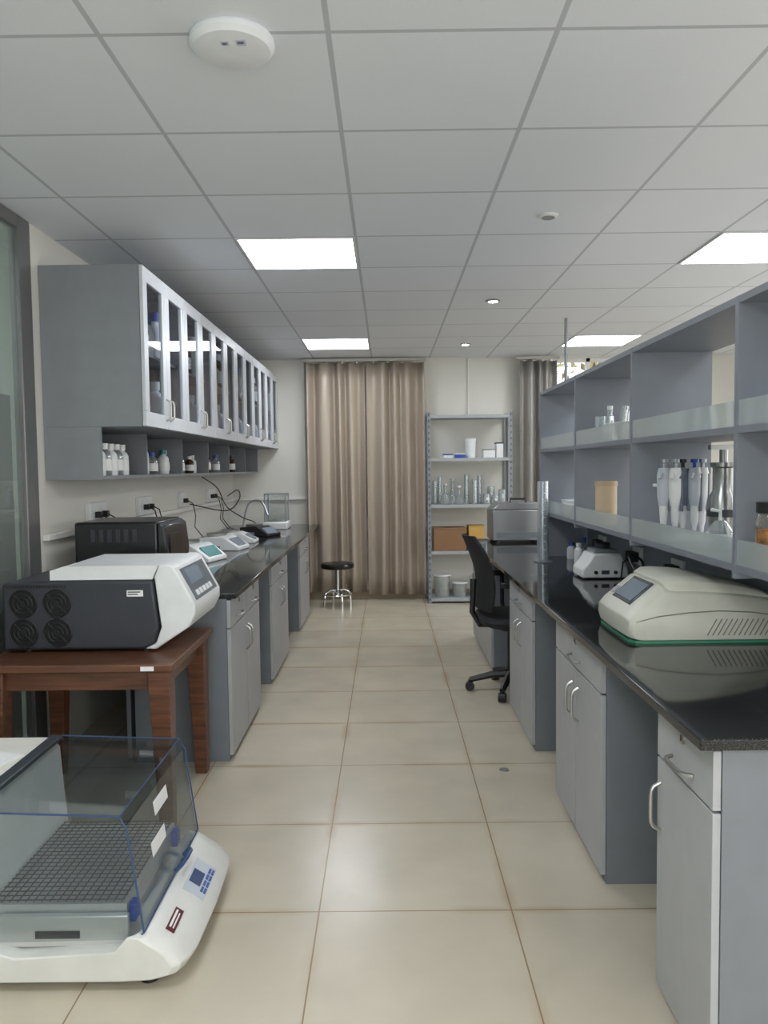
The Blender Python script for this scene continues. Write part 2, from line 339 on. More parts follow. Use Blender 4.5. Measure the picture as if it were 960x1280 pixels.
# ---------------------------------------------------------------- wall outlets left
def plugset(y,n=2):
    t=thing('wall_outlet','white wall socket plate with black plugs','socket',(XL,y,1.15),group='wall sockets')
    part('plate',M().box(.0,.03,-.065*n,.065*n,-.06,.06),WHITE,t,.004)
    for i in range(n):
        part('plug',M().box(.0305,.065,-.05*n+.1*i+.033,-.05*n+.1*i+.067,-.025,.01),BLACK,t,.004)
        yy=-.05*n+.1*i+.05
        part('cable',M().tube([(.065,yy,-.01),(.1,yy,-.03),(.115,yy+.02,-.12),(.1,yy+.05,-.22),(.16,yy+.08,-.31),(.25,yy+.1,-.343)],.004,6),BLACK,t)
for y,n in((4.3,2),(5.15,2),(6.1,1),(7.1,2)): plugset(y,n)
def cable(pts,label,r=.005,mt=BLACK,g=None):
    P=[Vector(p) for p in pts]; P=[P[0]]+P+[P[-1]]; out=[]
    for i in range(1,len(P)-2):
        for k in range(8):
            s=k/8; a,b,c,d=P[i-1],P[i],P[i+1],P[i+2]
            out.append(.5*((2*b)+(c-a)*s+(2*a-5*b+4*c-d)*s*s+(3*b-a-3*c+d)*s**3))
    out.append(P[-2]); o=Vector(pts[0])
    m=M().tube([p-o for p in out],r,7)
    return solo('power_cable',m,mt,label,'cable',o,group=g)
cable([(-1.56,6.6,1.32),(-1.50,6.9,1.22),(-1.44,7.0,1.05),(-1.3,7.0,.95),(-1.2,7.05,.9),(-1.15,7.1,.81)],'black power cable looping from the wall socket')
cable([(-1.52,6.0,1.12),(-1.3,6.3,1.05),(-1.25,6.6,1.13),(-1.32,6.9,1.2),(-1.45,7.1,1.14)],'thin black cable hanging by the wall')
cable([(-1.35,7.25,.81),(-1.3,7.3,1.05),(-1.18,7.3,1.08),(-1.1,7.2,.95)],'grey flexible tube arching over bench equipment',.009,GREY)
# ---------------------------------------------------------------- balances
def balance(loc,rot,c1,c2,scr,label,w=.2,l=.3,k=1.0):
    t=thing('lab_balance',label,'balance',loc,rot)
    part('body',M().prism([(0,.0),(l,0),(l,.075*k),(.13,.085*k),(.09,.07*k),(0,.025)],1,-w/2,w/2),c1,t,.008,seg=3)
    part('display',M().prism([(.006,.028),(.012,.0275),(.083,.068*k),(.078,.073*k)],1,-w*.36,w*.36),scr,t)
    part('pan',M().cyl((l*.7,0,.08*k),(l*.7,0,.1*k),.07,.075,24),STEEL,t)
    part('accent',M().box(.14,l-.01,-w/2-.002,w/2+.002,.012,.035),c2,t,.002)
    return t
balance((-1.08,4.95,.8),pi*.92,WHITE,TEAL,TEAL,'white bench balance with teal display on black worktop',k=1.3,w=.26)
balance((-1.04,5.65,.8),pi*.95,WHITE,GREY,SCRG,'white low bench balance with grey display',k=1.2,w=.24)
balance((-1.04,6.2,.8),pi*1.0,WHITE,TEAL,SCRG,'white bench meter with small display')
balance((-.98,6.75,.8),pi*.85,BLACK,GREY,SCRG,'black and silver low electronic balance')
t=thing('analytical_balance','electronic balance with clear glass draft shield','balance',(-1.08,7.62,.8))
part('base',M().box(-.12,.12,-.16,.16,0,.07),WHITE,t,.01)
part('draft_shield',M().box(-.1,.1,-.1,.14,.07,.34),glass('shield_glass',(242,246,246),.2,.04,(220,228,230)),t)
m=M()
for x in(-.1,.1):
    for y in(-.1,.14): m.box(x-.006,x+.006,y-.006,y+.006,.07,.34)
m.box(-.106,.106,-.106,.146,.334,.345); part('frame',m,GREY,t)
part('pan',M().cyl((0,.02,.08),(0,.02,.09),.045),STEEL,t)
t=thing('dry_bath_oven','black boxy bench oven with dark glass door','oven',(-1.5,3.72,.8))
part('body',M().box(0,.40,0,.42,.015,.335),mat('black_gloss',(22,22,24),.25),t,.012,seg=3)
part('door',M().prism([(.401,.02),(.43,.03),(.445,.18),(.43,.31),(.401,.33)],1,.0,.42),mat('black_door',(34,35,38),.2),t,.006)
part('door_window',M().box(.435,.448,.05,.30,.08,.27),mat('dark_window',(12,12,14),.08),t)
m=M()
for i in range(6): m.box(.08+.04*i,.10+.04*i,-.003,0.002,.24,.30)
part('side_vents',m,DARK,t)
feet(t,[(.05,.05),(.35,.05),(.05,.37),(.35,.37)],.015,0,.016)
# ---------------------------------------------------------------- wooden table
t=thing('side_table','brown wooden side table with tapered square legs','table',(-1.56,2.88,0))
TW=.75; TD=.68; TZ=.655
part('tabletop',M().box(0,TW,0,TD,TZ-.032,TZ),WOOD,t,.006)
part('apron',M().box(.05,TW-.05,.05,.07,TZ-.11,TZ-.033).box(.05,TW-.05,TD-.07,TD-.05,TZ-.11,TZ-.033).box(.05,.07,.07,TD-.07,TZ-.11,TZ-.033).box(TW-.07,TW-.05,.07,TD-.07,TZ-.11,TZ-.033),WOOD,t,.002)
for x in(.06,TW-.06):
    for y in(.06,TD-.06):
        a=.042; sx=.012 if x>.3 else -.012; b=.026
        part('leg',M().loft([[(x-b+sx,y-b,0),(x+b+sx,y-b,0),(x+b+sx,y+b,0),(x-b+sx,y+b,0)],[(x-a+.0,y-a,TZ-.034),(x+a,y-a,TZ-.034),(x+a,y+a,TZ-.034),(x-a,y+a,TZ-.034)]]),WOOD,t,.003)
part('sticker',M().box(TW-.12,TW-.07,-.002,0,TZ-.025,TZ-.008),PAPER,t,label='small white asset sticker')
# ---------------------------------------------------------------- centrifuge
t=thing('centrifuge','large dark grey and white refrigerated benchtop centrifuge with fan grilles','centrifuge',(-1.54,3.08,TZ))
CD=.47; q=-.035
part('body',M().prism([(0,.012),(.60+q,.012),(.64+q,.03),(.66+q,.10),(.64+q,.29),(.17,.29),(.0,.28)],1,0,CD),DARK,t,.012,seg=3)
part('lid',M().prism([(.19,.291),(.60+q,.291),(.635+q,.291),(.66+q,.345),(.66+q,.347),(.25,.347),(.19,.33)],1,.01,CD-.01),WHITE,t,.012,seg=3)
part('front_console',M().prism([(.60+q,.0135),(.645+q,.01),(.78+q,.10),(.805+q,.15),(.805+q,.19),(.725+q,.34),(.705+q,.35),(.665+q,.351),(.645+q,.30),(.668+q,.10),(.645+q,.035)],1,.0,CD),WHITE,t,.008,seg=3)
def onslope(m,s0,s1,y0,y1,th):
    A=Vector((.805+q,.19)); Bv=Vector((.725+q,.34)); n=Vector((.882,.470))
    p0=A+(Bv-A)*s0; p1=A+(Bv-A)*s1
    m.prism([tuple(p0),tuple(p1),tuple(p1+n*th),tuple(p0+n*th)],1,y0,y1); return m
part('control_panel',onslope(M(),.06,.9,.05,.42,.003),mat('panel_grey',(95,102,110),.3),t)
part('display',onslope(M(),.45,.85,.09,.3,.005),SCRG,t)
for i in range(5): part('button',onslope(M(),.14,.28,.09+.055*i,.125+.055*i,.007),WHITE,t)
for fx in(.085,.22):
    for fz in(.082,.20):
        m=M()
        for r in(.056,.038,.022):
            pts=[(fx+r*math.cos(a*pi/14),-.004,fz+r*math.sin(a*pi/14)) for a in range(29)]
            m.tube(pts,.0024,6)
        for a in range(4): m.tube([(fx,-.004,fz),(fx+.056*math.cos(a*pi/2+.78),-.004,fz+.056*math.sin(a*pi/2+.78))],.002,6)
        m.cyl((fx,-.006,fz),(fx,.001,fz),.013)
        g=part('fan_grille',m,BLACK,t)
        part('fan',M().cyl((fx,-.001,fz),(fx,.002,fz),.056,n=28),mat('fan_black',(12,12,13),.6),g)
m=M()
for i in range(22): m.box(.02+.011*i,.026+.011*i,-.002,.002,.262,.274)
part('upper_vents',m,BLACK,t)
m=M()
for i in range(10): m.box(.02+.011*i,.026+.011*i,-.002,.002,.014,.02)
part('lower_vents',m,BLACK,t)
feet(t,[(.08,.05),(.56,.05),(.08,.42),(.56,.42)],.02,0,.014)
st_=part('sticker',M().box(.50,.565,-.0015,.002,.225,.25),PAPER,t); part('sticker_text',M().box(.505,.555,-.0025,-.001,.241,.245).box(.505,.545,-.0025,-.001,.232,.236),BLACK,st_)
# ---------------------------------------------------------------- shaker incubator
t=thing('shaking_incubator','white floor-standing orbital shaker with clear tinted hood','shaker',(-1.56,2.0,0))
base=[(0,.035),(.5,.028),(.88,.028),(.96,.032),(1.01,.045),(1.025,.070),(1.0,.104),(.935,.146),(.9,.152),(.86,.11),(.56,.095),(.48,.12),(.46,.19),(.45,.30),(.44,.45),(.42,.47),(0,.47)]
rings=[]
for yy,s in((-.012,.955),(.0,.975),(.03,.99),(.08,1.0),(.3,1.006),(.52,1.0),(.57,.99),(.6,.965)):
    rings.append([((x*s if x>.8 else x),yy,z) for x,z in base])
part('housing',M().loft(rings),mat('shaker_white',(214,213,206),.35),t,.004)
part('rear_top',M().box(0,.41,.01,.59,.471,.484),CREAM,t,.005)
part('hinge_band',M().box(.411,.45,.0,.6,.472,.489),mat('smoke_band',(60,68,74),.3),t,.004)
nearp=[(.48,.13),(.88,.135),(.90,.15),(.86,.43),(.84,.47),(.451,.485),(.455,.33)]
part('hood_side',M().prism(nearp,1,.004,.008),BLUEG,t)
part('hood_side',M().prism(nearp,1,.592,.596),BLUEG,t)
hf=part('hood_front',M().prism([(.896,.15),(.900,.15),(.860,.44),(.856,.44)],1,.011,.589),BLUEG,t)
for z0_,y0_ in((.37,.23),(.28,.16)):  # two flat white patches on the hood front pane
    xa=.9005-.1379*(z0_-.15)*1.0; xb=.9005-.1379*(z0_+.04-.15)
    part('sticker',M().prism([(xa,z0_),(xa+.001,z0_),(xb+.001,z0_+.04),(xb,z0_+.04)],1,y0_,y0_+.13),PAPER,hf,label='flat white patch on the hood front pane')
part('hood_top',M().prism([(.451,.482),(.845,.467),(.858,.442),(.862,.444),(.848,.471),(.451,.486)],1,.011,.589),BLUEG,t)
for y in(.004,.596):
    part('hood_edge',M().tube([(.88,y,.135),(.902,y,.155),(.864,y,.435),(.845,y,.47),(.451,y,.486)],.0026,6),EDGEB,t)
part('hood_edge',M().tube([(.845,.006,.47),(.845,.594,.47)],.0022,6),EDGEB,t); part('hood_edge',M().tube([(.902,.006,.155),(.902,.594,.155)],.0022,6),EDGEB,t)
part('handle',M().tube([(.905,.30,.165),(.925,.30,.185),(.935,.33,.195),(.935,.37,.195),(.925,.40,.185),(.905,.40,.165)],.007,8),EDGEB,t,label='blue plastic handle')
part('platform',M().box(.475,.825,.065,.53,.165,.175).box(.475,.83,.055,.065,.15,.205).box(.475,.83,.53,.54,.15,.205).box(.47,.475,.055,.54,.15,.205).box(.83,.84,.055,.54,.15,.205),mat('platform_metal',(205,204,200),.35,.5),t)
part('tray_carriage',M().box(.50,.85,.03,.05,.10,.185),mat('tray_silver',(212,211,207),.32,.5),t,.003)
part('carriage_slot',M().box(.60,.72,.027,.03,.125,.145),DARK,t)
m=M()
for i in range(17): 
    x=.475+.022*i; m.tube([(x,.058,.211),(x,.54,.211)],.0018,5)
for i in range(22):
    y=.06+.0225*i; m.tube([(.472,y,.215),(.835,y,.215)],.0018,5)
part('wire_grid',m,mat('wire_dark',(84,85,87),.35,.5),t)
for a,b in((.06,.10),(.48,.52)): part('clamp',M().box(.842,.862,a,b,.15,.20),BLUE,t,.003)
def nose(m,s0,s1,y0,y1,th):
    A=Vector((.94,.1435)); Bv=Vector((1.004,.1025)); n=Vector((.539,.842))
    p0=A+(Bv-A)*s0; p1=A+(Bv-A)*s1
    m.prism([tuple(p0-n*.003),tuple(p0+n*th),tuple(p1+n*th),tuple(p1-n*.003)],1,y0,y1); return m
part('control_panel',nose(M(),.0,.96,.24,.42,.003),mat('panel_pale',(190,196,204),.35),t)
part('display',nose(M(),.1,.6,.29,.36,.005),SCREEN,t)
for i in range(4):
    for j in range(2): part('button',nose(M(),.68+.14*j,.78+.14*j,.27+.035*i,.295+.035*i,.006),mat('button_blue',(60,90,150),.4),t)
pl_=part('label_plate',nose(M(),.1,.45,.05,.15,.002),mat('plate_dark',(90,28,34),.5),t,label='small dark red maker label')
part('label_text',nose(nose(M(),.17,.25,.06,.14,.003),.31,.36,.06,.13,.003),PAPER,pl_)
feet(t,[(.9,.05),(.9,.54),(.1,.05),(.1,.54)],.026,0,.036)
for loc_,rz in(((-1.40,2.25,.4845),-.35),((-1.385,2.17,.4875),-.1)):
    pp=thing('paper_sheet','loose printed white paper sheet lying on the shaker','paper',loc_,rz,'loose paper sheets')
    part('sheet',M().box(0,.17,0,.24,0,.002),PAPER,pp)
    m=M()
    for i in range(6): m.box(.02,.15-.02*(i%3),.04+.03*i,.044+.03*i,.0021,.0026)
    part('printed_lines',m,mat('ink_pink',(170,125,160),.7),pp)
# ---------------------------------------------------------------- thermal cycler
t=thing('thermal_cycler','pale cream wedge-shaped thermal cycler with thin green base rim and display','thermal cycler',(.775,2.50,.8))
def wedge(prof,ylist,z0):
    rings=[]
    for y,zs,xi_ in ylist: rings.append([((x+xi_*(1 if x<.25 else -1)),y,(z0+(z-z0)*zs)) for x,z in prof])
    return M().loft(rings)
YL=((.006,.74,.02),(.018,.88,.008),(.045,.97,.002),(.09,1.0,0),(.2,1.0,-.004),(.31,1.0,0),(.355,.97,.002),(.382,.88,.008),(.394,.74,.02))
prof=[(.0,.045),(.008,.016),(.03,.009),(.30,.009),(.49,.009),(.497,.03),(.497,.135),(.46,.155),(.38,.168),(.30,.175),(.21,.18),(.15,.18),(.13,.186),(.118,.186),(.07,.146),(.022,.105),(.002,.08)]
part('body',wedge(prof,YL,.009),PCRM,t,.003)
YL2=((.030,.45,.015),(.038,.80,.006),(.06,.96,.002),(.10,1,0),(.30,1,0),(.34,.96,.002),(.362,.80,.006),(.370,.45,.015))
prof2=[(.125,.165),(.48,.135),(.482,.15),(.46,.163),(.40,.182),(.33,.198),(.25,.208),(.18,.212),(.148,.21),(.125,.195)]
part('lid',M().loft([[((x+xi_*(1 if x<.25 else -1)),y,(.15+(z-.15)*zs)) for x,z in prof2] for y,zs,xi_ in YL2]),PCRM,t,.003)
pl=[(.03,.012),(.06,.004),(.47,.004),(.494,.02),(.494,.38),(.47,.396),(.06,.396),(.03,.388),(.012,.36),(.012,.04)]
part('base_rim',M().prism(pl,2,0,.0085),GREEN,t)
part('lid_seam',M().tube([(.03,.0075,.07),(.10,.0052,.088),(.2,.0052,.1),(.3,.0052,.105),(.4,.0052,.1),(.47,.0055,.09)],.0018,6),mat('seam_dark',(125,123,110),.6),t)
m=M()
for i in range(12):
    m.tube([(.26+.017*i,.0052,.025),(.29+.017*i,.0056,.078)],.0018,6)
part('vent_slots',m,MATS['seam_dark'],t)
def pslope(m,s0,s1,y0,y1,th):
    A=Vector((.022,.105)); Bv=Vector((.118,.186)); n=Vector((-.645,.764))
    p0=A+(Bv-A)*s0-n*.004; p1=A+(Bv-A)*s1-n*.004; th+=.004
    m.prism([tuple(p0),tuple(p0+n*th),tuple(p1+n*th),tuple(p1)],1,y0,y1); return m
part('display',pslope(M(),.10,.95,.085,.28,.004),mat('display_dark',(60,66,70),.2),t,.002)
part('screen',pslope(M(),.2,.85,.10,.265,.006),SCRG,t)
part('button',pslope(M(),.2,.45,.295,.33,.004),GREY,t)
# ---------------------------------------------------------------- small mixer on island
t=thing('magnetic_stirrer','small white wedge-shaped mixer with dark knob panel','mixer',(.99,3.95,.8))
part('body',M().prism([(0,.006),(.24,.006),(.235,.05),(.2,.13),(.06,.13),(.03,.08),(0,.05)],1,0,.2),WHITE,t,.01,seg=3)
part('top_plate',M().box(.07,.19,.03,.17,.131,.15),GREY,t,.004)
part('tube_cup',M().rev([(0,.15),(.035,.15),(.04,.175),(.03,.18),(0,.172)],(.13,.1,0)),DARK,t)
for x in(.07,.17): part('knob',M().cyl((x,-.012,.035),(x,.0,.035),.009),BLACK,t)
part('front_label',M().box(.1,.14,-.001,.001,.025,.045),DARK,t)
feet(t,[(.03,.03),(.21,.03),(.03,.17),(.21,.17)],.012,0,.007)
def isock(y,lab):
    t=thing('wall_outlet',lab,'socket',(1.279,y,.92),group='bench sockets')
    part('plate',M().box(-.012,0,-.07,.07,-.045,.045),WHITE,t,.002)
    part('plug',M().box(-.055,-.013,-.04,.0,-.03,.02),BLACK,t,.004)
    part('plug',M().box(-.055,-.013,.015,.05,-.03,.02),BLACK,t,.004)
    part('cable',M().tube([(-.05,-.02,-.01),(-.09,-.03,-.03),(-.1,-.04,-.09),(-.11,-.06,-.115)],.004,6),BLACK,t)
isock(4.6,'white socket with black plugs on the shelf backing'); isock(3.95,'white socket with black plugs on the shelf backing'); isock(3.4,'white socket with black plugs on the shelf backing')
cable([(1.2,3.35,.9),(1.12,3.3,.86),(1.05,3.28,.93),(1.06,3.4,.98),(1.15,3.5,.94),(1.12,3.45,.82)],'coiled black power cable beside the bench sockets',.006)
# ---------------------------------------------------------------- water bath
t=thing('water_bath','square stainless steel water bath with sloped lid and control strip','water bath',(.80,5.9,.8))
part('tank',M().box(0,.40,0,.33,.015,.25),mat('satin_steel',(160,161,162),.3,.8),t,.008)
part('lid',M().prism([(0,.252),(.4,.252),(.36,.302),(.06,.302)],1,.01,.32),MATS['satin_steel'],t,.004)
part('handle',M().tube([(.15,.1,.302),(.15,.1,.33),(.27,.1,.33),(.27,.1,.302)],.008),BLACK,t)
part('control_strip',M().box(.03,.37,-.004,0,.035,.08),mat('strip_grey',(110,115,119),.4),t)
feet(t,[(.04,.04),(.36,.04),(.04,.29),(.36,.29)],.02,0,.016)
def cylglass(loc,r,h,label,g=None,mt=None):
    t=thing('measuring_cylinder',label,'measuring cylinder',loc,group=g)
    part('tube',M().rev([(0,.012),(r,.012),(r,h),(r*1.12,h),(r*.94,h-.004),(r*.94,.016),(0,.016)],n=20),mt or LABG,t)
    part('base',M().rev([(0,0),(r*1.7,0),(r*1.7,.008),(r,.0115),(0,.0115)],n=6),mt or LABG,t)
    m=M()
    for i in range(8): m.box(-.0015,.012,-r*1.03,-r*1.0,h*(.15+.1*i),h*(.15+.1*i)+.002)
    part('graduation',m,PAPER,t); return t
cylglass((.945,4.72,.8),.034,.49,'tall clear graduated cylinder on the black worktop',mt=glass('cylinder_glass',(240,244,246),.3,.2,(225,232,236)))
bottle((1.14,4.62,.8),.03,.12,MILK,WHITE,'small white squeeze bottle beside sockets','worktop bottles')
bottle((1.2,4.75,.8),.03,.14,LABG,BLUE,'clear laboratory bottle with a blue cap','worktop bottles')
bottle((1.15,4.85,.8),.028,.1,MILK,BLUE,'small white bottle with a blue cap','worktop bottles')
solo('conduit_pole',M().cyl((0,0,0),(0,0,CZ-.8),.012),GREY,'thin grey metal conduit from ceiling to worktop','conduit',(1.40,6.1,.8))
# ---------------------------------------------------------------- items on island shelves
t=thing('pipette_stand','white pipette carousel stand on the lower shelf','stand',(1.12,2.98,1.095))
part('base',M().rev([(0,0),(.08,0),(.08,.012),(.02,.02),(0,.02)]),WHITE,t)
part('pole',M().cyl((0,0,.02),(0,0,.24),.008),STEEL,t)
part('rack_bar',M().box(-.1,.1,-.018,.018,.2,.212),WHITE,t,.003)
PG=mat('pipette_grey',(184,189,197),.4); PG2=mat('pipette_dark',(105,112,126),.4)
def pipette(loc,cm,lab,gm=PG,rot=0):
    t=thing('micropipette',lab,'pipette',loc,rot,group='micropipettes on the stand')
    part('grip',M().rev([(0,.12),(.019,.12),(.024,.16),(.025,.235),(.019,.262),(0,.263)],n=14),gm,t)
    part('shaft',M().rev([(0,-.0),(.005,0),(.008,.04),(.013,.06),(.017,.12),(0,.12)],n=12),WHITE,t)
    part('plunger',M().rev([(0,.263),(.007,.263),(.007,.28),(.015,.282),(.015,.294),(0,.295)],n=12),cm,t)
    part('finger_rest',M().tube([(.0,-.012,.235),(.0,-.04,.24),(.0,-.05,.222)],.006,6),gm,t)
    part('ejector',M().box(.018,.028,-.008,.008,.1,.24),PG2,t,.002)
for i,(cm,gm) in enumerate([(GREY,PG),(GREY,WHITE),(BLACK,PG2),(BLUE,PG),(GREY,WHITE)]):
    pipette((1.04+.036*i,2.93-.02*(i%2),1.105),cm,'adjustable micropipette hanging upright on a stand',gm,-.6)
SST=mat('dull_steel',(150,150,148),.28,.9)
t=thing('steel_canister','polished steel column apparatus on the lower shelf','canister',(1.19,2.76,1.095))
part('body',M().rev([(0,0),(.048,0),(.048,.17),(.036,.19),(.036,.27),(.045,.275),(.045,.29),(0,.29)]),SST,t)
part('clamp_ring',M().rev([(.049,.1),(.055,.1),(.055,.125),(.049,.125)]),DARK,t)
part('top_bar',M().cyl((0,0,.29),(0,0,.335),.014).box(-.05,.05,-.012,.012,.335,.352),SST,t)
t=thing('wash_bottle','round clear plastic wash bottle on the lower shelf','bottle',(1.095,2.56,1.095))
part('body',M().rev([(0,0),(.038,0),(.045,.02),(.045,.06),(.024,.09),(.015,.10),(0,.10)]),LABG,t)
part('neck',M().tube([(0,0,.10),(0,0,.13),(-.03,0,.135)],.006),WHITE,t)
part('liquid',M().rev([(0,.003),(.034,.003),(.041,.02),(.041,.05),(0,.05)]),MILK,t)
t=thing('specimen_jar','amber specimen jar with a black screw lid','jar',(1.04,2.10,1.095))
part('body',M().rev([(0,0),(.042,0),(.045,.006),(.045,.13),(.036,.15),(0,.15)]),glass('jar_glass',(245,242,232),.2),t)
part('contents',M().rev([(0,.004),(.041,.004),(.041,.105),(0,.112)]),mat('amber_bits',(175,115,52),.6,noise=(60,.5)),t)
part('lid',M().rev([(0,.152),(.042,.152),(.042,.18),(0,.182)]),BLACK,t)
t=thing('cardboard_tub','round beige cardboard tub on the lower shelf','tub',(1.055,3.75,1.095))
part('tub',M().rev([(0,0),(.05,0),(.05,.205),(0,.205)]),BEIGE,t); part('rim',M().rev([(.0505,.185),(.053,.185),(.053,.208),(.0,.209)]),mat('tan_rim',(190,165,130),.6),t)
t=thing('tube_rack','white wire basket holding small glass tubes on a shelf','rack',(1.02,3.45,1.485))
m=M()
for z in(.0,.04,.08):
    m.tube([(0,0,z+.003),(.14,0,z+.003),(.14,.22,z+.003),(0,.22,z+.003),(0,0,z+.003)],.003,6)
for x in(0,.14):
    for y in(0,.11,.22): m.tube([(x,y,0),(x,y,.083)],.003,6)
part('basket',m,WHITE,t)
for i in range(6):
    part('glass_tube',M().tube([(.02+.02*i,.04+.03*i,.003),(.04+.015*i,.04+.03*i,.14+.02*(i%2))],.012,10),LABG,t)
def flask(loc,r,h,lab,g='glassware on the rack'):
    t=thing('glass_flask',lab,'flask',loc,group=g)
    part('body',M().rev([(0,0),(r*.95,0),(r,.01),(r*.6,h*.45),(r*.28,h*.65),(r*.28,h*.95),(r*.36,h),(r*.22,h),(r*.22,h*.65),(0,.006)],n=18),LABG,t)
    part('stopper',M().rev([(0,h+.001),(r*.3,h+.001),(r*.34,h+.02),(0,h+.02)],n=12),WHITE,t)
def beaker(loc,r,h,lab,g='glassware on the rack'):
    t=thing('glass_beaker',lab,'beaker',loc,group=g)
    part('body',M().rev([(0,0),(r,0),(r,h),(r*1.08,h+.003),(r*.94,h),(r*.94,.005),(0,.005)],n=18),LABG,t)
    part('graduation',M().box(-.012,.012,-r*1.04,-r*1.0,h*.4,h*.7),PAPER,t)
sg='shelf glassware'
flask((1.12,3.33,1.485),.05,.2,'conical clear glass flask on the upper shelf',sg); beaker((1.06,3.8,1.485),.045,.13,'small clear glass beaker on the upper shelf',sg)
beaker((1.06,3.28,1.485),.04,.12,'small clear glass beaker on the upper shelf',sg); flask((1.12,3.92,1.485),.045,.17,'conical clear glass flask on the upper shelf',sg)
beaker((1.20,3.42,1.485),.035,.15,'tall clear glass beaker on the upper shelf',sg); beaker((1.2,3.75,1.485),.04,.11,'small clear glass beaker on the upper shelf',sg)
def bx(loc,s,mt,label,cat='box',name='storage_box',rot=0,g=None,lid=None):
    t=thing(name,label,cat,loc,rot,g)
    part('body',M().box(0,s[0],0,s[1],0,s[2]),mt,t,.003)
    part('lid',M().box(-.003,s[0]+.003,-.003,s[1]+.003,s[2]+.0005,s[2]+.012),lid or mt,t,.003)
    return t
bx((1.02,4.3,1.095),(.1,.12,.055),WHITE,'small white box on the lower shelf',lid=MILK)
bx((1.06,4.6,1.095),(.1,.12,.07),MILK,'small milky box on the lower shelf')
# ---------------------------------------------------------------- steel rack by far wall
RX0,RX1,RY0,RY1=.41,1.27,7.84,8.2
t=thing('storage_rack','grey slotted-angle metal storage rack with five shelves','rack',(RX0,RY0,0))
W=RX1-RX0; DD=RY1-RY0-.01; RACK=mat('rack_grey',(140,146,152),.45,.3); HOLE=mat('rack_hole',(55,58,62),.8)
for x,sx in((0,1),(W,-1)):
    for y,sy in((0,1),(DD,-1)):
        p=part('post',M().box(min(x,x+sx*.035),max(x,x+sx*.035),min(y,y+sy*.003),max(y,y+sy*.003),0,1.93).box(min(x,x+sx*.003),max(x,x+sx*.003),min(y,y+sy*.035),max(y,y+sy*.035),0,1.93),RACK,t)
        if sy>0:
            m=M()
            for k in range(32): m.box(min(x+sx*.013,x+sx*.023),max(x+sx*.013,x+sx*.023),-.002,.0,.03+.06*k,.055+.06*k)
            part('slot_holes',m,HOLE,p)
for z in(.05,.53,1.0,1.47,1.90):
    part('shelf',M().box(.004,W-.004,.004,DD-.004,z-.003,z).box(.004,W-.004,.004,.007,z-.03,z-.003).box(.004,W-.004,DD-.007,DD-.004,z-.03,z-.003),mat('rack_shelf',(168,172,174),.5,.2),t)
bx((.47,7.87,.53),(.33,.26,.22),CARD,'brown cardboard carton on the metal rack'); bx((.83,7.9,.53),(.16,.2,.24),YELL,'yellow cardboard box on the metal rack')
bx((.70,7.9,1.47),(.10,.12,.035),BLUE,'small blue-lidded box on the metal rack',lid=WHITE); bx((.58,7.9,1.47),(.09,.12,.03),WHITE,'flat white box on the metal rack',lid=BLUE)
bx((.98,7.88,1.47),(.12,.14,.075),WHITE,'white pipette tip box on the metal rack',lid=GREY); bx((1.11,7.88,1.47),(.07,.14,.14),WHITE,'white pipette tip box with dark lid',lid=BLACK)
def jar(loc,r,h,mt,lab,name='plastic_bucket',cat='bucket',lidm=None):
    t=thing(name,lab,cat,loc)
    part('body',M().rev([(0,0),(r*.88,0),(r,h),(r*1.05,h),(r*1.05,h-.01),(r*.97,h-.01),(r*.86,.005),(0,.005)]),mt,t)
    if lidm: part('lid',M().rev([(0,h+.001),(r*1.07,h+.001),(r*1.07,h+.015),(0,h+.016)]),lidm,t)
    else: part('rim',M().rev([(r*1.02,h-.012),(r*1.09,h-.012),(r*1.09,h+.002),(r*1.02,h+.002)]),MILK,t)
jar((.86,7.98,1.47),.055,.18,MILK,'white translucent plastic jar on the rack','plastic_jar','jar',WHITE)
jar((.56,7.98,.05),.085,.23,CLEARP,'clear plastic bucket on the bottom rack shelf'); jar((.74,7.98,.05),.075,.15,CLEARP,'low clear plastic bucket on the rack'); jar((.92,7.98,.05),.08,.2,CLEARP,'clear plastic bucket on the bottom rack shelf')
flask((.60,7.98,1.0),.065,.19,'conical clear glass flask on the rack'); flask((.74,7.95,1.0),.055,.17,'conical clear glass flask on the rack')
flask((.68,8.08,1.0),.05,.24,'conical clear glass flask on the rack')
for x,y,r,h in((.82,8.02,.024,.3),(.90,7.97,.027,.25),(.96,8.08,.024,.29),(.50,8.05,.022,.24),(.55,8.10,.02,.28)):
    cylglass((x,y,1.0),r,h,'slim glass measuring cylinder on the rack','cylinders on the rack')
beaker((1.02,7.95,1.0),.04,.1,'small clear glass beaker on the rack'); beaker((1.11,7.95,1.0),.04,.085,'small clear glass beaker on the rack'); beaker((1.19,8.02,1.0),.04,.14,'tall clear glass beaker on the rack'); beaker((1.08,8.08,1.0),.04,.17,'tall clear glass beaker on the rack')
# ---------------------------------------------------------------- curtains
def curtmat(name,c0,c1):
    m=bpy.data.materials.new(name); m.use_nodes=True; nt=m.node_tree; L=nt.links; b=nt.nodes['Principled BSDF']
    tc=nt.nodes.new('ShaderNodeTexCoord'); mp=nt.nodes.new('ShaderNodeMapping'); mp.inputs['Scale'].default_value=(2,2,.6)
    n=nt.nodes.new('ShaderNodeTexNoise'); n.inputs['Scale'].default_value=1.5; L.new(tc.outputs['Object'],mp.inputs[0]); L.new(mp.outputs[0],n.inputs['Vector'])
    r=nt.nodes.new('ShaderNodeValToRGB'); L.new(n.outputs['Fac'],r.inputs[0]); e=r.color_ramp.elements
    e[0].position=.3; e[0].color=rgb(c0); e[1].position=.7; e[1].color=rgb(c1)
    L.new(r.outputs[0],b.inputs['Base Color']); b.inputs['Roughness'].default_value=.4; b.inputs['Metallic'].default_value=.2
    return m
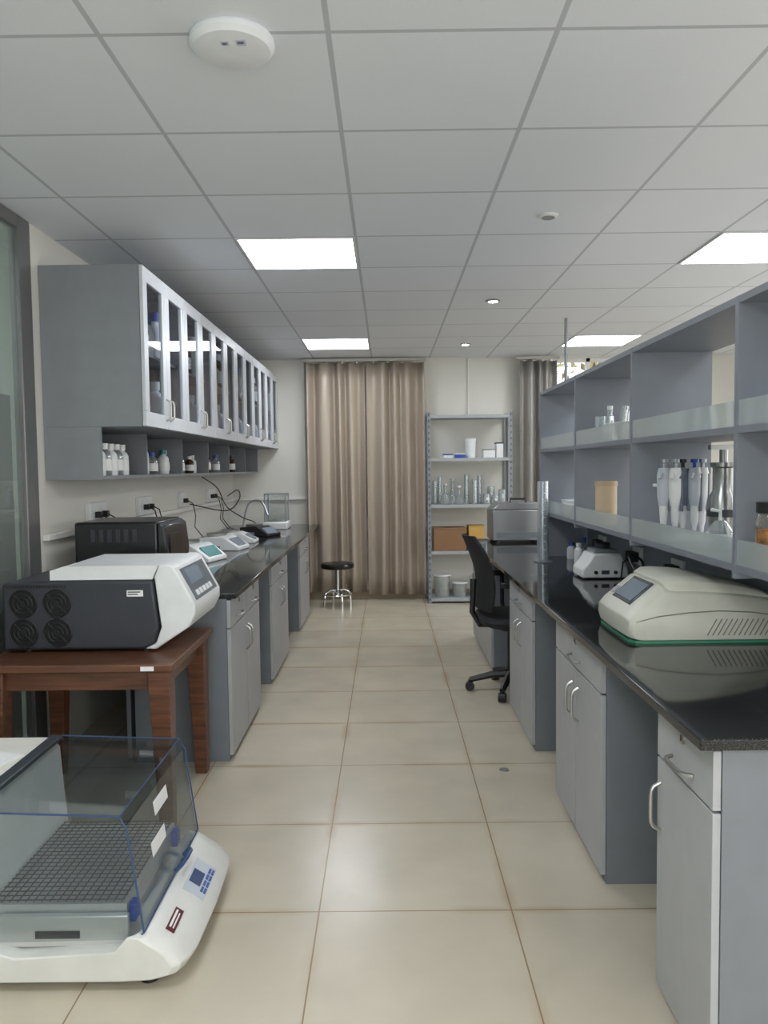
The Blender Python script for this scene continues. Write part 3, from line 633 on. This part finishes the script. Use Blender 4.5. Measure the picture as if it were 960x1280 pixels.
CUR=curtmat('curtain_satin',(166,153,138),(174,161,146)); CUR2=curtmat('curtain_satin_grey',(146,142,136),(154,150,144))
def curtain(x0,x1,y,z0,z1,pl,ph,label,amp=.055,mt=None):
    m=M(); nx=pl*24; nz=14; V=[]
    for j in range(nz+1):
        s=j/nz; z=z0+(z1-z0)*s; row=[]
        for i in range(nx+1):
            u=i/nx; a=u*pl*2*pi+ph+.9*math.sin(u*9+ph); sq=(.78+.26*math.sin(u*13+2*ph))
            a+= .25*math.sin(s*2.5+u*7)
            x=(x0+(x1-x0)*u); yy=y-amp*sq*(math.sin(a)+.08*math.sin(2*a+1))*(1-.2*s)
            row.append(m.b.verts.new((x-x0,yy-y,z-z0)))
        V.append(row)
    for j in range(nz):
        for i in range(nx): m.b.faces.new((V[j][i],V[j][i+1],V[j+1][i+1],V[j+1][i]))
    t=thing('curtain',label,'curtain',(x0,y,z0),group='long curtains')
    part('fabric',m,mt or CUR,t,solid=.003,recalc=False)
    for i in range(pl): part('hook',M().box((x1-x0)*(i+.5)/pl-.006,(x1-x0)*(i+.5)/pl+.006,-.01,.01,z1-z0-.005,z1-z0+.012),STEEL,t)
    return t
curtain(-.82,-.215,8.09,.09,2.46,4,.3,'floor-length grey-beige satin curtain gathered in deep folds',mt=CUR); curtain(-.195,.40,8.09,.06,2.46,4,1.9,'floor-length grey-beige satin curtain gathered in deep folds')
curtain(1.38,1.76,8.09,.09,2.46,4,.9,'grey-beige satin curtain beside the open window',mt=CUR2)
solo('curtain_track',M().box(0,1.26,0,.03,0,.03),mat('track_white',(180,176,168),.4),'grey curtain track under the ceiling','curtain track',(-.84,8.075,2.475))
solo('curtain_track',M().box(0,.45,0,.03,0,.03),MATS['track_white'],'short grey curtain track above the window','curtain track',(1.34,8.075,2.475))
# ---------------------------------------------------------------- stool
t=thing('stool','round black padded stool with chrome base and footring','stool',(-.50,7.72,0))
part('seat',M().rev([(0,.385),(.14,.385),(.165,.395),(.17,.42),(.16,.437),(.12,.445),(0,.446)],n=32),mat('black_vinyl',(20,20,21),.3),t)
part('column',M().cyl((0,0,.10),(0,0,.385),.022),CHROME,t)
pts=[(.14*math.cos(a*pi/14),.14*math.sin(a*pi/14),.13) for a in range(29)]
part('foot_ring',M().tube(pts,.009,8),CHROME,t)
for a in range(4):
    c,s_=math.cos(a*pi/2+.4),math.sin(a*pi/2+.4)
    part('leg',M().tube([(0,0,.17),(.08*c,.08*s_,.168),(.125*c,.125*s_,.14),(.137*c,.137*s_,.08),(.14*c,.14*s_,.0)],.011,8,.01),CHROME,t)
# ---------------------------------------------------------------- office chair
t=thing('office_chair','black mesh swivel office chair with armrests and star base','chair',(.755,4.74,0),.14)
MESH=mat('black_mesh_fabric',(28,28,31),.75,bump=.6)
def rr(cx,cy,hx,hy,z,n=32,e=4): return [(cx+hx*math.copysign(abs(math.cos(2*pi*k/n))**(2/e),math.cos(2*pi*k/n)),cy+hy*math.copysign(abs(math.sin(2*pi*k/n))**(2/e),math.sin(2*pi*k/n)),z) for k in range(n)]
part('seat',M().loft([rr(.03,0,.20,.2,.42),rr(.03,0,.235,.235,.435),rr(.03,0,.24,.24,.46),rr(.03,0,.22,.22,.485),rr(.03,0,.15,.15,.49)]),MESH,t)
rings=[]
for k in range(15):
    s=k/14; z=.52+.45*s; xb=-.20+.045*math.sin(s*pi)-.09*s; hw=.17+.03*math.sin(s*pi)-(.06*max(0,s-.8)/.2)
    ring=[]
    for i in range(13): 
        a=-1+2*i/12; ring.append((xb+.04*a*a,hw*a,z))
    for i in range(12,-1,-1):
        a=-1+2*i/12; ring.append((xb+.04*a*a-.016,hw*a,z))
    rings.append(ring)
part('backrest',M().loft(rings),MESH,t,.004)
part('back_support',M().tube([(-.05,0,.41),(-.2,0,.42),(-.245,0,.5),(-.235,0,.7)],.018,8),BLACK,t)
for sy in(-1,1):
    part('armrest',M().tube([(.02,sy*.2,.44),(.02,sy*.265,.5),(.02,sy*.27,.68)],.014,8).box(-.14,.10,sy*.27-.03,sy*.27+.03,.68,.71),BLACK,t,.004)
part('gas_lift',M().cyl((0,0,.09),(0,0,.42),.025).cyl((0,0,.38),(0,0,.42),.07),BLACK,t)
for a in range(5):
    an=a*2*pi/5+2.95; c,s_=math.cos(an),math.sin(an)
    part('base_arm',M().tube([(.0,.0,.11),(.12*c,.12*s_,.1),(.255*c,.255*s_,.068)],.028,8,.017),BLACK,t)
    x,y=.255*c,.255*s_
    part('caster',M().cyl((x-.02*s_,y+.02*c,.028),(x+.02*s_,y-.02*c,.028),.028).cyl((x,y,.03),(x,y,.07),.01),BLACK,t)
solo('floor_cap',M().rev([(0,0),(.022,0),(.02,.004),(0,.004)]),GREY,'small round metal cap set on the tiled floor','floor cap',(.52,3.48,0))
# tree outside
t=thing('tree','leafy tree outside the window','tree',(3.2,12.5,-.11))
part('trunk',M().tube([(0,0,0),(.1,0,1.5),(0,.1,2.6),(.2,0,3.6)],.14,10,.06).tube([(0,0,2.0),(-.6,0,2.8),(-1,0,3.4)],.05,6,.02).tube([(0,0,2.2),(.6,0,3.0),(1,0,3.5)],.05,6,.02),mat('bark',(85,65,48),.9),t)
m=M()
for i in range(380):
    c=Vector((random.gauss(0,.8),random.gauss(0,.5),random.gauss(3.4,.55))); a=Vector((random.uniform(-1,1),random.uniform(-1,1),random.uniform(-1,1))).normalized()*.11; b_=a.orthogonal().normalized()*.05
    m.quad(c-a,c-b_,c+a,c+b_)
f=part('foliage',m,mat('leaf_green',(170,150,100),.7,noise=(3,.4)),t,recalc=False); f['kind']='stuff'
struct('ground_outside',M().box(-8,14,YF+.2,40,-.2,-.11),mat('outside_ground',(150,140,120),.9))
# ---------------------------------------------------------------- lights: added soft fill, unseen area lamps behind and to the side
def area(name,loc,rot,sx,sy_,W,col):
    l=bpy.data.lights.new(name,'AREA'); l.shape='RECTANGLE'; l.size=sx; l.size_y=sy_; l.energy=W; l.color=col
    o=bpy.data.objects.new(name,l); COL.objects.link(o); o.location=loc; o.rotation_euler=rot
area('fill_back',(1.0,YN+.05,1.35),(pi/2,0,0),4.5,1.7,58,(.96,.985,1))
area('fill_right',(XR-.05,4.0,1.5),(0,pi/2,0),1.4,5,48,(.96,.985,1))
# ---------------------------------------------------------------- world, camera
w=bpy.data.worlds.new('World'); S.world=w; w.use_nodes=True
bg=w.node_tree.nodes['Background']; bg.inputs[0].default_value=(.88,.94,1,1); bg.inputs[1].default_value=2.2
f,pt,ya,ro=974.6,.05658,-.00369,-.01191
cy,sy=math.cos(ya),math.sin(ya)
fwd=Vector((sy*math.cos(pt),cy*math.cos(pt),-math.sin(pt))); rt=Vector((cy,-sy,0)); up=rt.cross(fwd)
r2=rt*math.cos(ro)+up*math.sin(ro); u2=up*math.cos(ro)-rt*math.sin(ro)
cam=bpy.data.cameras.new('Camera'); co=bpy.data.objects.new('Camera',cam); COL.objects.link(co)
R=Matrix((r2,u2,-fwd)).transposed().to_4x4(); R.translation=Vector((0,0,1.38)); co.matrix_world=R
cam.sensor_fit='VERTICAL'; cam.sensor_height=36; cam.lens=f*36/1280; cam.clip_start=.05
S.camera=co
S.view_settings.view_transform='Standard'
S.view_settings.exposure=0.0
